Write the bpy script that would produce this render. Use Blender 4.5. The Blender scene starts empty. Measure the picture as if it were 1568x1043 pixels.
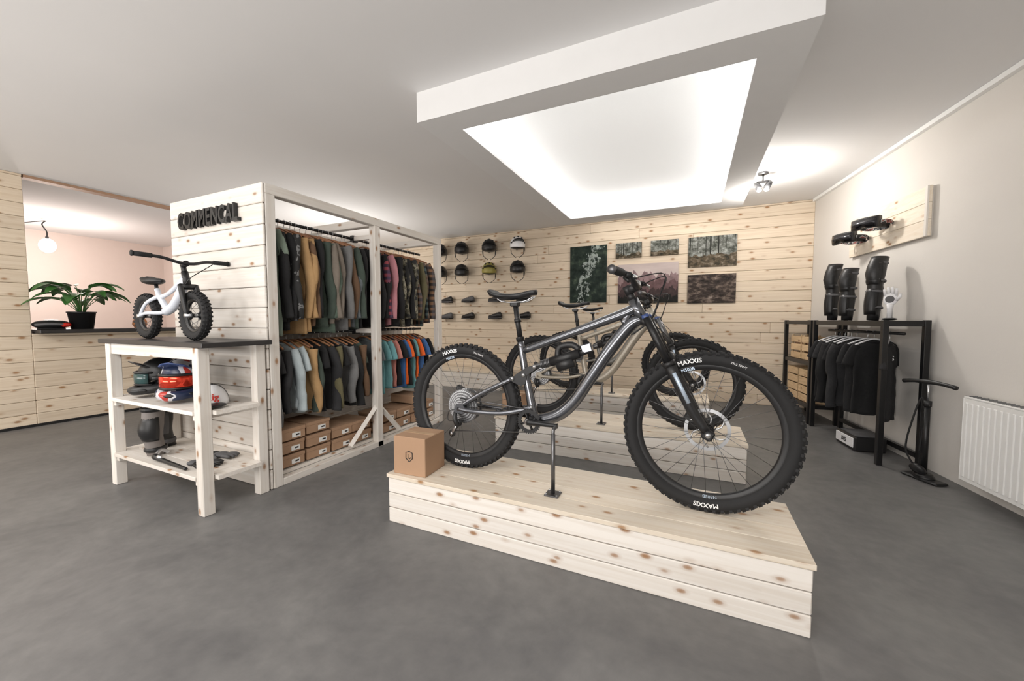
import bpy, bmesh, math, random
from mathutils import Vector, Matrix, noise
random.seed(7)
pi=math.pi
sc=bpy.context.scene
sc.view_settings.view_transform='Standard'
sc.view_settings.look='None'
sc.view_settings.exposure=0.26

# ------------------------------------------------------------------ materials
def newmat(name):
    m=bpy.data.materials.new(name); m.use_nodes=True
    nt=m.node_tree; bs=nt.nodes['Principled BSDF']
    return m,nt,bs
def mat(name,col,rough=.5,metal=0,var=.12,scale=12,bump=0,bscale=80,coat=0):
    m,nt,bs=newmat(name); N=nt.nodes; L=nt.links
    tc=N.new('ShaderNodeTexCoord'); no=N.new('ShaderNodeTexNoise')
    no.inputs['Scale'].default_value=scale; no.inputs['Detail'].default_value=4
    L.new(tc.outputs['Object'],no.inputs['Vector'])
    mx=N.new('ShaderNodeMix'); mx.data_type='RGBA'
    mx.inputs[6].default_value=[max(0,c*(1-var)) for c in col]+[1]
    mx.inputs[7].default_value=[min(1,c*(1+var)) for c in col]+[1]
    L.new(no.outputs['Fac'],mx.inputs[0]); L.new(mx.outputs[2],bs.inputs['Base Color'])
    bs.inputs['Roughness'].default_value=rough; bs.inputs['Metallic'].default_value=metal
    bs.inputs['Coat Weight'].default_value=coat
    if bump:
        n2=N.new('ShaderNodeTexNoise'); n2.inputs['Scale'].default_value=bscale
        L.new(tc.outputs['Object'],n2.inputs['Vector'])
        bp=N.new('ShaderNodeBump'); bp.inputs['Strength'].default_value=bump; bp.inputs['Distance'].default_value=.01
        L.new(n2.outputs['Fac'],bp.inputs['Height']); L.new(bp.outputs['Normal'],bs.inputs['Normal'])
    return m
def emit(name,col,s,base=.8):
    m,nt,bs=newmat(name)
    bs.inputs['Base Color'].default_value=(base,base,base,1); bs.inputs['Roughness'].default_value=.8
    bs.inputs['Emission Color'].default_value=(*col,1); bs.inputs['Emission Strength'].default_value=s
    return m
def wood(name,light,dark,axis,knotc=(.30,.15,.07),kd=1.0):
    m,nt,bs=newmat(name); N=nt.nodes; L=nt.links
    tc=N.new('ShaderNodeTexCoord'); ge=N.new('ShaderNodeNewGeometry')
    sv=N.new('ShaderNodeVectorMath'); sv.operation='SCALE'; sv.inputs[0].default_value=(13.1,7.7,5.3)
    L.new(ge.outputs['Random Per Island'],sv.inputs['Scale'])
    ad=N.new('ShaderNodeVectorMath'); ad.operation='ADD'
    L.new(tc.outputs['Object'],ad.inputs[0]); L.new(sv.outputs[0],ad.inputs[1])
    def mp(al,ac):
        q=N.new('ShaderNodeMapping'); s=[ac,ac,ac]; s[axis]=al
        q.inputs['Scale'].default_value=s; L.new(ad.outputs[0],q.inputs['Vector']); return q
    v=N.new('ShaderNodeTexVoronoi'); v.inputs['Scale'].default_value=1; v.inputs['Randomness'].default_value=1
    L.new(mp(6.5*kd,13*kd).outputs[0],v.inputs['Vector'])
    g=N.new('ShaderNodeTexNoise'); g.inputs['Scale'].default_value=1; g.inputs['Detail'].default_value=6
    g.inputs['Distortion'].default_value=.8
    L.new(mp(1.3,42).outputs[0],g.inputs['Vector'])
    r=N.new('ShaderNodeValToRGB'); r.color_ramp.elements[0].position=.32; r.color_ramp.elements[1].position=.60
    r.color_ramp.elements[0].color=(*dark,1); r.color_ramp.elements[1].color=(*light,1)
    L.new(g.outputs['Fac'],r.inputs[0])
    hs=N.new('ShaderNodeHueSaturation')
    mr=N.new('ShaderNodeMapRange'); mr.inputs[3].default_value=.90; mr.inputs[4].default_value=1.06
    L.new(ge.outputs['Random Per Island'],mr.inputs[0]); L.new(mr.outputs[0],hs.inputs['Value'])
    L.new(r.outputs[0],hs.inputs['Color'])
    kr=N.new('ShaderNodeValToRGB'); e=kr.color_ramp.elements
    e[0].position=.06; e[0].color=(1,1,1,1); e[1].position=.27; e[1].color=(0,0,0,1)
    x=e.new(.125); x.color=(.75,.75,.75,1); x=e.new(.165); x.color=(.25,.25,.25,1)
    L.new(v.outputs['Distance'],kr.inputs[0])
    mx=N.new('ShaderNodeMix'); mx.data_type='RGBA'; mx.inputs[7].default_value=(*knotc,1)
    L.new(kr.outputs[0],mx.inputs[0]); L.new(hs.outputs[0],mx.inputs[6])
    L.new(mx.outputs[2],bs.inputs['Base Color']); bs.inputs['Roughness'].default_value=.6
    bp=N.new('ShaderNodeBump'); bp.inputs['Strength'].default_value=.12; bp.inputs['Distance'].default_value=.003
    L.new(g.outputs['Fac'],bp.inputs['Height']); L.new(bp.outputs['Normal'],bs.inputs['Normal'])
    return m
def ramp_noise(name,cols,scale=(1,1,1),nscale=8,rough=.8,const=True,detail=2):
    m,nt,bs=newmat(name); N=nt.nodes; L=nt.links
    tc=N.new('ShaderNodeTexCoord'); mp=N.new('ShaderNodeMapping'); mp.inputs['Scale'].default_value=scale
    L.new(tc.outputs['Object'],mp.inputs['Vector'])
    no=N.new('ShaderNodeTexNoise'); no.inputs['Scale'].default_value=nscale; no.inputs['Detail'].default_value=detail
    L.new(mp.outputs[0],no.inputs['Vector'])
    r=N.new('ShaderNodeValToRGB'); r.color_ramp.interpolation='CONSTANT' if const else 'LINEAR'
    n=len(cols); e=r.color_ramp.elements
    for i,c in enumerate(cols):
        p=.36+.3*i/max(1,n-1)
        if i<2: e[i].position=p; e[i].color=(*c,1)
        else:
            q=e.new(p); q.color=(*c,1)
    L.new(no.outputs['Fac'],r.inputs[0]); L.new(r.outputs[0],bs.inputs['Base Color'])
    bs.inputs['Roughness'].default_value=rough
    return m
def plaid(name,c1,c2,c3,sc_=16):
    m,nt,bs=newmat(name); N=nt.nodes; L=nt.links
    tc=N.new('ShaderNodeTexCoord'); sp=N.new('ShaderNodeSeparateXYZ'); L.new(tc.outputs['Object'],sp.inputs[0])
    def band(o,th,s):
        a=N.new('ShaderNodeMath'); a.operation='MULTIPLY'; a.inputs[1].default_value=s; L.new(o,a.inputs[0])
        b=N.new('ShaderNodeMath'); b.operation='FRACT'; L.new(a.outputs[0],b.inputs[0])
        c=N.new('ShaderNodeMath'); c.operation='GREATER_THAN'; c.inputs[1].default_value=th; L.new(b.outputs[0],c.inputs[0])
        return c.outputs[0]
    b1=band(sp.outputs['Z'],.5,sc_); b2=band(sp.outputs['X'],.5,sc_)
    m1=N.new('ShaderNodeMix'); m1.data_type='RGBA'; m1.inputs[6].default_value=(*c1,1); m1.inputs[7].default_value=(*c2,1); L.new(b1,m1.inputs[0])
    m2=N.new('ShaderNodeMix'); m2.data_type='RGBA'; m2.inputs[7].default_value=(*c3,1); L.new(m1.outputs[2],m2.inputs[6])
    h=N.new('ShaderNodeMath'); h.operation='MULTIPLY'; h.inputs[1].default_value=.55; L.new(b2,h.inputs[0]); L.new(h.outputs[0],m2.inputs[0])
    L.new(m2.outputs[2],bs.inputs['Base Color']); bs.inputs['Roughness'].default_value=.9
    return m

PL=(.77,.655,.515); PD=(.68,.555,.415)
WL=(.79,.75,.70); WD=(.71,.655,.59)
pineX=wood('pine_x',PL,PD,0,(.34,.18,.08),.8); pineY=wood('pine_y',PL,PD,1,(.34,.18,.08),.8)
whX=wood('whitewood_x',WL,WD,0,(.34,.19,.10)); whY=wood('whitewood_y',WL,WD,1,(.34,.19,.10)); whZ=wood('whitewood_z',WL,WD,2,(.34,.19,.10))
topX=wood('toppine_x',(.79,.71,.60),(.72,.62,.49),0,(.36,.19,.08))
topY=wood('toppine_y',(.72,.53,.32),(.58,.40,.22),1)
M_ceil=mat('ceiling_paint',(.78,.775,.775),.9,var=.015,scale=2)
M_wall=mat('wall_paint',(.69,.66,.62),.9,var=.03,scale=2,bump=.05,bscale=60)
M_pink=mat('backroom_paint',(.80,.70,.65),.9,var=.02)
M_white=mat('white_paint',(.88,.88,.87),.4,var=.02)
black=mat('black_satin',(.012,.012,.013),.42,var=.1)
blackm=mat('black_metal',(.015,.015,.016),.35,.3)
rubber=mat('rubber',(.010,.010,.011),.75,var=.2)
silver=mat('silver',(.62,.63,.65),.28,.95,var=.05)
steel=mat('dark_steel',(.16,.16,.165),.35,.9,var=.1)
cardb=mat('cardboard',(.40,.25,.155),.85,var=.08,scale=5)
labelw=mat('label_white',(.85,.85,.83),.6)
darktop=mat('dark_tabletop',(.028,.026,.026),.4,var=.2,scale=6)
frameGun=mat('frame_gunmetal',(.135,.14,.155),.22,.85,var=.1,coat=.6)
frameTan=mat('frame_taupe',(.36,.32,.26),.35,.3,coat=.5)
frameGry=mat('frame_grey',(.22,.215,.20),.35,.4,coat=.4)
text_w=mat('print_white',(.85,.85,.85),.5,var=.02)
decal=mat('decal_blue_grey',(.50,.60,.72),.35,.4)
leafm=mat('leaf',(.05,.16,.035),.35,var=.5,scale=6)
red=mat('red_gloss',(.65,.03,.02),.15,.1)
chrome_red=mat('red_lens',(.75,.06,.03),.08,.7)
whiteg=mat('white_gloss',(.82,.82,.84),.25)
lilac=mat('pale_grey_blue',(.68,.71,.78),.3)
greypad=mat('grey_fabric',(.11,.11,.115),.85)
hangw=mat('hanger_wood',(.38,.18,.09),.5)
clay=mat('clay',(.50,.20,.08),.6)
blueb=mat('blue_glass',(.04,.07,.20),.2)
groove=mat('groove_dark',(.10,.065,.04),.9)
tape=mat('tape',(.50,.34,.21),.4)

# ------------------------------------------------------------------ builder
class B:
    def __init__(s):
        s.v=[];s.f=[];s.m=[];s.s=[];s.mats=[];s.M=Matrix.Identity(4)
    def add(s,vs,fs,mt,smooth=False,M=None):
        if mt not in s.mats: s.mats.append(mt)
        k=s.mats.index(mt); o=len(s.v)
        T=s.M@M if M is not None else s.M
        for p in vs: s.v.append(tuple(T@Vector(p)))
        for f in fs:
            s.f.append(tuple(i+o for i in f)); s.m.append(k); s.s.append(smooth)
    def box(s,c,d,mt,rot=None,bev=0,M=None):
        x,y,z=d[0]/2,d[1]/2,d[2]/2
        T=Matrix.Translation(c)
        if rot: T=T@Matrix.Rotation(rot[2],4,'Z')@Matrix.Rotation(rot[1],4,'Y')@Matrix.Rotation(rot[0],4,'X')
        if M is not None: T=M@T
        if bev>0:
            b=min(bev,x*.9,y*.9,z*.9)
            bm=bmesh.new(); bmesh.ops.create_cube(bm,size=1)
            bmesh.ops.scale(bm,vec=(d[0],d[1],d[2]),verts=bm.verts)
            bmesh.ops.bevel(bm,geom=list(bm.edges),offset=b,segments=1,affect='EDGES')
            bm.verts.ensure_lookup_table()
            vs=[tuple(q.co) for q in bm.verts]; fs=[[q.index for q in f.verts] for f in bm.faces]
            bm.free(); s.add(vs,fs,mt,False,T); return
        vs=[(-x,-y,-z),(x,-y,-z),(x,y,-z),(-x,y,-z),(-x,-y,z),(x,-y,z),(x,y,z),(-x,y,z)]
        fs=[(0,3,2,1),(4,5,6,7),(0,1,5,4),(1,2,6,5),(2,3,7,6),(3,0,4,7)]
        s.add(vs,fs,mt,False,T)
    def box2(s,a,b,mt,bev=0):
        s.box([(a[i]+b[i])/2 for i in range(3)],[abs(b[i]-a[i]) for i in range(3)],mt,bev=bev)
    def loft(s,rings,mt,cap=True,smooth=True,closed=True,M=None):
        n=len(rings[0]); vs=[p for r in rings for p in r]; fs=[]
        for i in range(len(rings)-1):
            for j in range(n if closed else n-1):
                a=i*n+j; b=i*n+(j+1)%n
                fs.append((a,b,b+n,a+n))
        if cap and closed:
            fs.append(tuple(range(n))[::-1]); fs.append(tuple((len(rings)-1)*n+j for j in range(n)))
        s.add(vs,fs,mt,smooth,M)
    def tube(s,pts,r,mt,n=10,smooth=True,sub=0,flat=1.0,up=None,loop=False,M=None):
        P=[Vector(p) for p in pts]
        R=list(r) if isinstance(r,(list,tuple)) else [r]*len(P)
        if sub and len(P)>2:
            Q=[];RR=[]
            for i in range(len(P)-1):
                p0=P[max(0,i-1)];p1=P[i];p2=P[i+1];p3=P[min(len(P)-1,i+2)]
                for k in range(sub):
                    t=k/sub
                    Q.append(.5*((2*p1)+(p2-p0)*t+(2*p0-5*p1+4*p2-p3)*t*t+(3*p1-p0-3*p2+p3)*t**3))
                    RR.append(R[i]*(1-t)+R[i+1]*t)
            Q.append(P[-1]);RR.append(R[-1]);P=Q;R=RR
        rings=[];nrm=None
        for i,p in enumerate(P):
            if loop: t=(P[(i+1)%len(P)]-P[i-1]).normalized()
            else: t=(P[min(i+1,len(P)-1)]-P[max(i-1,0)]).normalized()
            if nrm is None:
                u=Vector(up) if up else (Vector((0,1,0)) if abs(t.y)<.9 else Vector((0,0,1)))
                nrm=(u-t*u.dot(t)).normalized()
            else: nrm=(nrm-t*nrm.dot(t)).normalized()
            bn=t.cross(nrm)
            rings.append([tuple(p+nrm*math.cos(2*pi*j/n)*R[i]*flat+bn*math.sin(2*pi*j/n)*R[i]) for j in range(n)])
        if loop: rings.append(rings[0])
        s.loft(rings,mt,not loop,smooth,M=M)
    def lathe(s,prof,mt,M=None,n=32,smooth=True,closedp=False):
        if closedp: prof=list(prof)+[prof[0]]
        rings=[[(max(r,1e-5)*math.cos(2*pi*j/n),max(r,1e-5)*math.sin(2*pi*j/n),h) for j in range(n)] for r,h in prof]
        s.loft(rings,mt,False,smooth,M=M)
    def cyl(s,a,b,r,mt,n=14,smooth=True):
        s.tube([a,b],r,mt,n,smooth)
    def ell(s,c,d,mt,rot=None,nu=16,nv=10,vmin=-pi/2,vmax=pi/2,fn=None,M=None):
        T=Matrix.Translation(c)
        if rot: T=T@Matrix.Rotation(rot[2],4,'Z')@Matrix.Rotation(rot[1],4,'Y')@Matrix.Rotation(rot[0],4,'X')
        if M is not None: T=M@T
        rings=[]
        for i in range(nv+1):
            v=vmin+(vmax-vmin)*i/nv
            cr=max(math.cos(v),1e-4)
            ring=[]
            for j in range(nu):
                u=2*pi*j/nu
                p=Vector((cr*math.cos(u)*d[0],cr*math.sin(u)*d[1],math.sin(v)*d[2]))
                if fn: p=fn(p,u,v)
                ring.append(tuple(p))
            rings.append(ring)
        s.loft(rings,mt,True,True,M=T)
    def prism(s,poly,th,mt,M=None,bev=0):
        n=len(poly)
        vs=[(p[0],p[1],-th/2) for p in poly]+[(p[0],p[1],th/2) for p in poly]
        fs=[tuple(range(n))[::-1],tuple(range(n,2*n))]+[(i,(i+1)%n,(i+1)%n+n,i+n) for i in range(n)]
        s.add(vs,fs,mt,False,M)
    def obj(s,name,loc=(0,0,0),rot=(0,0,0)):
        me=bpy.data.meshes.new(name); me.from_pydata(s.v,[],s.f)
        for m in s.mats: me.materials.append(m)
        me.polygons.foreach_set('material_index',s.m); me.polygons.foreach_set('use_smooth',s.s)
        bm=bmesh.new(); bm.from_mesh(me); bmesh.ops.recalc_face_normals(bm,faces=bm.faces); bm.to_mesh(me); bm.free()
        me.update()
        o=bpy.data.objects.new(name,me); sc.collection.objects.link(o); o.location=loc; o.rotation_euler=rot
        return o
_tc={}
def textmesh(t,size,ext=0.001,off=0.0,spc=1.0):
    k=(t,size,ext,off)
    if k in _tc: return _tc[k]
    cu=bpy.data.curves.new('t','FONT'); cu.body=t; cu.size=size; cu.extrude=ext; cu.resolution_u=3; cu.align_x='CENTER'
    cu.offset=off; cu.space_character=spc
    ob=bpy.data.objects.new('t',cu); sc.collection.objects.link(ob)
    dg=bpy.context.evaluated_depsgraph_get(); me=bpy.data.meshes.new_from_object(ob.evaluated_get(dg))
    vs=[tuple(v.co) for v in me.vertices]; fs=[tuple(p.vertices) for p in me.polygons]
    bpy.data.objects.remove(ob); bpy.data.meshes.remove(me)
    _tc[k]=(vs,fs); return vs,fs
def TR(x,y,z,rz=0,ry=0,rx=0,s=1):
    return Matrix.Translation((x,y,z))@Matrix.Rotation(rz,4,'Z')@Matrix.Rotation(ry,4,'Y')@Matrix.Rotation(rx,4,'X')@Matrix.Scale(s,4)

# ------------------------------------------------------------------ room
H=2.8; YB=6.42; XL=-6.7; YF=-3.0; SK=.14
def wx(y): return 1.435+SK*(6.45-y)
# floor
m,nt,bs=newmat('floor_vinyl'); N=nt.nodes; L=nt.links
tc=N.new('ShaderNodeTexCoord')
n1=N.new('ShaderNodeTexNoise'); n1.inputs['Scale'].default_value=1.6; n1.inputs['Detail'].default_value=10; n1.inputs['Roughness'].default_value=.70; n1.inputs['Distortion'].default_value=.5
n2=N.new('ShaderNodeTexNoise'); n2.inputs['Scale'].default_value=16; n2.inputs['Detail'].default_value=6
L.new(tc.outputs['Object'],n1.inputs['Vector']); L.new(tc.outputs['Object'],n2.inputs['Vector'])
ma=N.new('ShaderNodeMath'); ma.operation='MULTIPLY_ADD'; ma.inputs[1].default_value=.35
L.new(n2.outputs['Fac'],ma.inputs[0]); L.new(n1.outputs['Fac'],ma.inputs[2])
r=N.new('ShaderNodeValToRGB'); e=r.color_ramp.elements
e[0].position=.48; e[0].color=(.112,.111,.112,1); e[1].position=.88; e[1].color=(.188,.184,.180,1)
L.new(ma.outputs[0],r.inputs[0]); L.new(r.outputs[0],bs.inputs['Base Color']); bs.inputs['Roughness'].default_value=.48
bp=N.new('ShaderNodeBump'); bp.inputs['Strength'].default_value=.06; L.new(n2.outputs['Fac'],bp.inputs['Height']); L.new(bp.outputs[0],bs.inputs['Normal'])
M_floor=m
b=B(); b.box2((-11.2,YF-.1,-.1),(3.4,YB+.2,0),M_floor); b.obj('floor')
b=B(); b.box2((-11.2,YF-.1,H),(3.4,YB+.2,H+.1),M_ceil); b.obj('ceiling')
PW=.146
def planks(b,along,a0,a1,z0,z1,pos,th,mt,pw=PW,split=True,gap=.003,bev=.005):
    z=z0
    while z<z1-.005:
        zt=min(z+pw,z1)
        cuts=[a0]
        if split:
            c=a0+random.uniform(1.0,3.2)
            while c<a1-.4: cuts.append(c); c+=random.uniform(2.2,4)
        cuts.append(a1)
        for k in range(len(cuts)-1):
            u0,u1=cuts[k],cuts[k+1]-.0015
            if along==0: b.box2((u0,pos,z+gap/2),(u1,pos+th,zt-gap/2),mt,bev=bev)
            else: b.box2((pos,u0,z+gap/2),(pos+th,u1,zt-gap/2),mt,bev=bev)
        z=zt
b=B(); b.box2((XL-.1,YB+.02,0),(2.0,YB+.12,H),groove); planks(b,0,XL,1.44,0,H,YB,.02,pineX); b.obj('wall_back')
b=B()
y0,y1=YF,YB+.02
vs=[(wx(y0),y0,0),(wx(y1),y1,0),(wx(y1)+.15,y1,0),(wx(y0)+.15,y0,0)]
vs+= [(p[0],p[1],H) for p in vs]
b.add(vs,[(0,1,2,3),(4,5,6,7),(0,1,5,4),(1,2,6,5),(2,3,7,6),(3,0,4,7)],M_wall); b.obj('wall_right')
b=B(); angW=math.atan(SK)
ln=(YB-.02-YF)/math.cos(angW)
b.box((wx((YB+YF)/2)-.020,(YB+YF)/2,H-.02),(.036,ln-.02,.036),M_white,rot=(0,0,angW)); b.obj('trim_1')
b=B()
planks(b,1,YF,1.68,0,H,XL-.02,.02,pineY)
planks(b,1,1.68,3.9,0,1.05,XL-.02,.02,pineY)
planks(b,1,3.9,YB,0,H,XL-.02,.02,pineY)
b.box2((XL-.14,YF,0),(XL-.02,1.68,H),groove); b.box2((XL-.14,1.68,0),(XL-.02,3.9,1.05),groove); b.box2((XL-.14,3.9,0),(XL-.02,YB,H),groove)
b.obj('wall_left')
b=B(); b.box2((XL,YF+.05,.0),(XL+.012,YB-.02,.03),black); b.obj('baseboard_left')
b=B(); b.box2((XL-.12,1.69,H-.03),(XL,3.89,H-.001),mat('header_brown',(.42,.26,.17),.6)); b.obj('trim_2')
b=B(); b.box2((XL-.35,1.70,1.052),(XL+.16,3.88,1.095),darktop,bev=.006); b.obj('service_counter_top')
b=B(); b.box2((-10.7,YF,0),(-10.6,YB,H),M_pink); b.obj('wall_backroom_left')
b=B(); b.box2((-10.6,4.6,0),(XL-.16,4.7,H),M_pink); b.obj('wall_backroom_back')
b=B(); b.box2((-11.2,YF-.1,0),(3.4,YF,H),M_wall); b.obj('wall_front')

# ceiling light coffer
b=B()
x0,x1,yy0,yy1=-1.80,.52,2.28,5.53; ix0,ix1,iy0,iy1=-1.56,.28,2.50,5.29; zb=2.595
plast=mat('plaster_white',(.80,.80,.80),.9,var=.02)
b.box2((x0,yy0,zb),(x1,iy0,zb+.02),plast); b.box2((x0,iy1,zb),(x1,yy1,zb+.02),plast)
b.box2((x0,iy0,zb),(ix0,iy1,zb+.02),plast); b.box2((ix1,iy0,zb),(x1,iy1,zb+.02),plast)
for a,c in (((x0,yy0),(x1,yy0+.02)),((x0,yy1-.02),(x1,yy1)),((x0,yy0+.02),(x0+.02,yy1-.02)),((x1-.02,yy0+.02),(x1,yy1-.02))):
    b.box2((a[0],a[1],zb+.02),(c[0],c[1],H),plast)
b.obj('ceiling_light_coffer')
b=B()
pan=emit('luminous_panel',(1,.985,.95),.32,.72)
b.box2((x0+.03,yy0+.03,H-.012),(x1-.03,yy1-.03,H-.002),pan); b.obj('luminous_ceiling_panel')
b=B(); led=emit('led_strip',(1,.98,.95),15)
for a,c in (((ix0-.1,iy0-.10),(ix1+.1,iy0-.07)),((ix0-.1,iy1+.07),(ix1+.1,iy1+.10)),((ix0-.10,iy0-.05),(ix0-.07,iy1+.05)),((ix1+.07,iy0-.05),(ix1+.10,iy1+.05))):
    b.box2((a[0],a[1],zb+.021),(c[0],c[1],zb+.04),led)
b.obj('led_strip_lights')
b=B(); b.box2((-1.55,6.02,H-.03),(.32,6.07,H-.001),emit('led_bar',(1,.96,.90),8)); b.box2((-1.57,6.01,H-.012),(-1.55,6.08,H-.001),M_white); b.box2((.32,6.01,H-.012),(.34,6.08,H-.001),M_white); b.obj('linear_led_wall_washer')

def lightpt(name,loc,e,col,rad=.06,parent=None):
    l=bpy.data.lights.new(name,'POINT'); l.energy=e; l.color=col; l.shadow_soft_size=rad
    o=bpy.data.objects.new(name,l); sc.collection.objects.link(o); o.location=loc
    if parent: o.parent=parent; o.matrix_parent_inverse=parent.matrix_world.inverted()
    return o
b=B(); b.lathe([(0,H),(.05,H),(.05,H-.02),(0,H-.02)],black,M=TR(.66,5.05,0)); b.cyl((.66,5.05,H-.02),(.66,5.05,H-.09),.009,black)
b.box((.66,5.05,H-.10),(.10,.02,.02),black)
for sx in(-1,1):
    b.lathe([(0,.03),(.022,.03),(.03,0),(.032,-.05),(.028,-.05),(.001,-.02)],black,M=TR(.66+sx*.055,5.05,H-.13,0,sx*.5,0),n=18)
    b.ell((.66+sx*.035,5.05,H-.185),(.024,.024,.02),emit('bulb%d'%sx,(1,.93,.82),25),nu=12,nv=8)
sp=b.obj('ceiling_spotlight'); lightpt('bulb_light',(.66,5.0,H-.27),30,(1,.95,.89),.05,sp)
b=B(); b.lathe([(0,H),(.05,H),(.05,H-.03),(0,H-.03)],M_white,M=TR(-9.3,2.55,0),n=20)
b.tube([(-9.3,2.55,H-.03),(-9.28,2.50,H-.1),(-9.3,2.55,H-.2),(-9.3,2.55,H-.28)],.008,black,6,sub=5); b.cyl((-9.3,2.55,H-.28),(-9.3,2.55,H-.34),.02,black)
b.tube([(-9.3,2.55,H-.03),(-9.3,2.3,H-.12),(-9.28,2.2,H-.18)],.006,black,6,sub=4)
b.ell((-9.3,2.55,H-.42),(.095,.095,.11),emit('bulb_p',(1,.93,.86),30))
pb=b.obj('pendant_bulb'); lightpt('pendant_light',(-9.1,2.5,H-.9),66,(1,.86,.78),.15,pb)

def area(name,loc,rot,sx,sy,e,col=(1,.97,.94)):
    l=bpy.data.lights.new(name,'AREA'); l.shape='RECTANGLE'; l.size=sx; l.size_y=sy; l.energy=e; l.color=col
    o=bpy.data.objects.new(name,l); sc.collection.objects.link(o); o.location=loc; o.rotation_euler=rot
area('ceiling_area_lamp',(-1.3,-1.0,2.72),(math.radians(20),0,0),2.8,1.6,92)
area('ceiling_area_lamp_b',(-4.9,-.8,2.72),(math.radians(15),0,0),2.2,1.4,66)
area('uplighter_lamp',(-.8,-2.2,.8),(math.radians(140),0,0),3.0,.8,82)  # unseen fill added behind the camera to brighten the ceiling
area('added_fill_up_b',(-4.8,-2.2,.8),(math.radians(140),0,0),3.0,.8,66)  # second added fill behind the camera, brightens the left ceiling
area('added_fill_up_c',(-5.3,4.6,1.2),(math.radians(180),0,0),1.4,1.4,16)  # added fill, hidden behind the clothes rack and aimed upward
lightpt('added_aisle_fill',(-5.0,4.4,1.95),22,(1,.96,.91),.2)  # added fill point without a fixture, out of sight behind the rack

# ------------------------------------------------------------------ bikes
def polar(b,txt,size,cx,cz,r,th0,y,mt,off=0.0):
    vs,fs=textmesh(txt,size,.0005,off)
    out=[]
    for x,yy,z in vs:
        a=th0-x/r; q=r+yy
        out.append((cx+q*math.cos(a),y+z,cz+q*math.sin(a)))
    b.add(out,fs,mt)
def wheel(b,cx,cz,R,tw,knobs,nsp,rotor,cass,text=True,rim=black,tire=rubber):
    M=TR(cx,0,cz,0,0,pi/2); s=tw/.062
    prof=[(R-.064*s,.016*s),(R-.052*s,.027*s),(R-.036*s,.0315*s),(R-.018*s,.029*s),(R-.008*s,.020*s),(R-.005*s,0),
          (R-.008*s,-.020*s),(R-.018*s,-.029*s),(R-.036*s,-.0315*s),(R-.052*s,-.027*s),(R-.064*s,-.016*s)]
    b.lathe(prof,tire,M,n=96,closedp=True)
    for k in range(knobs):
        for row,(h,rr,tl) in enumerate(((.008,R-.0015,.017),(-.008,R-.0015,.017),(.0265,R-.011,.014),(-.0265,R-.011,.014))):
            a=2*pi*(k+(.5 if row>1 else 0)+(.25 if row%2 else 0))/knobs
            hh=h*s
            T=M@Matrix.Rotation(a,4,'Z')@Matrix.Translation((rr-.003*s,0,hh))@Matrix.Rotation(-(.55 if row==2 else -.55 if row==3 else 0),4,'Y')
            b.box((0,0,0),(.013*s,tl*s,.012*s),tire,M=T)
    b.lathe([(R-.060*s,.015*s),(R-.066*s,.0165*s),(R-.083*s,.011*s),(R-.088*s,.004),(R-.088*s,-.004),(R-.083*s,-.011*s),(R-.066*s,-.0165*s),(R-.060*s,-.015*s)],rim,M,n=96,closedp=True)
    ri=R-.087*s
    for k in range(nsp):
        sd=1 if k%2 else -1; a=2*pi*k/nsp; off=.55 if (k//2)%2 else -.55
        p=M@Vector((.026*math.cos(a+off*1.6),.026*math.sin(a+off*1.6),sd*.028)); q=M@Vector((ri*math.cos(a),ri*math.sin(a),0))
        b.tube([p,q],.0012,steel,5)
    b.lathe([(0,.052),(.010,.052),(.012,.032),(.029,.031),(.029,.026),(.015,.022),(.013,0),(.015,-.022),(.029,-.026),(.029,-.031),(.012,-.032),(.010,-.052),(0,-.052)],blackm,M,n=20)
    if rotor:
        h=-.040
        b.lathe([(.102,h-.001),(.102,h+.001),(.086,h+.001),(.086,h-.001)],silver,M,n=48,closedp=True,smooth=False)
        for k in range(6):
            a=2*pi*k/6
            b.tube([M@Vector((.02*math.cos(a),.02*math.sin(a),h)),M@Vector((.06*math.cos(a+.25),.06*math.sin(a+.25),h)),M@Vector((.087*math.cos(a+.6),.087*math.sin(a+.6),h))],.004,silver,5,sub=3)
        b.lathe([(0,h+.002),(.028,h+.002),(.028,h-.002),(0,h-.002)],steel,M,n=20)
    if cass:
        h=.020
        for k in range(11):
            r=.106-.0072*k
            nt_=40
            poly=[]
            for j in range(nt_*2):
                rr=r if j%2 else r-.004
                poly.append((rr*math.cos(pi*j/nt_),rr*math.sin(pi*j/nt_)))
            b.prism(poly,.0018,silver if k%2 else steel,M@Matrix.Translation((0,0,h+k*.0036)))
    if text:
        y=-.0325*s
        for th in (pi/2+.25,-pi/2):
            polar(b,'MAXXIS',.029,cx,cz,R-.049,th,y,text_w,.0008)
            polar(b,'M502B',.021,cx,cz,R-.0835,th+.05,-.0178,decal)
        polar(b,'29x2.50WT',.014,cx,cz,R-.042,pi/2-.35,y,text_w)
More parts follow.
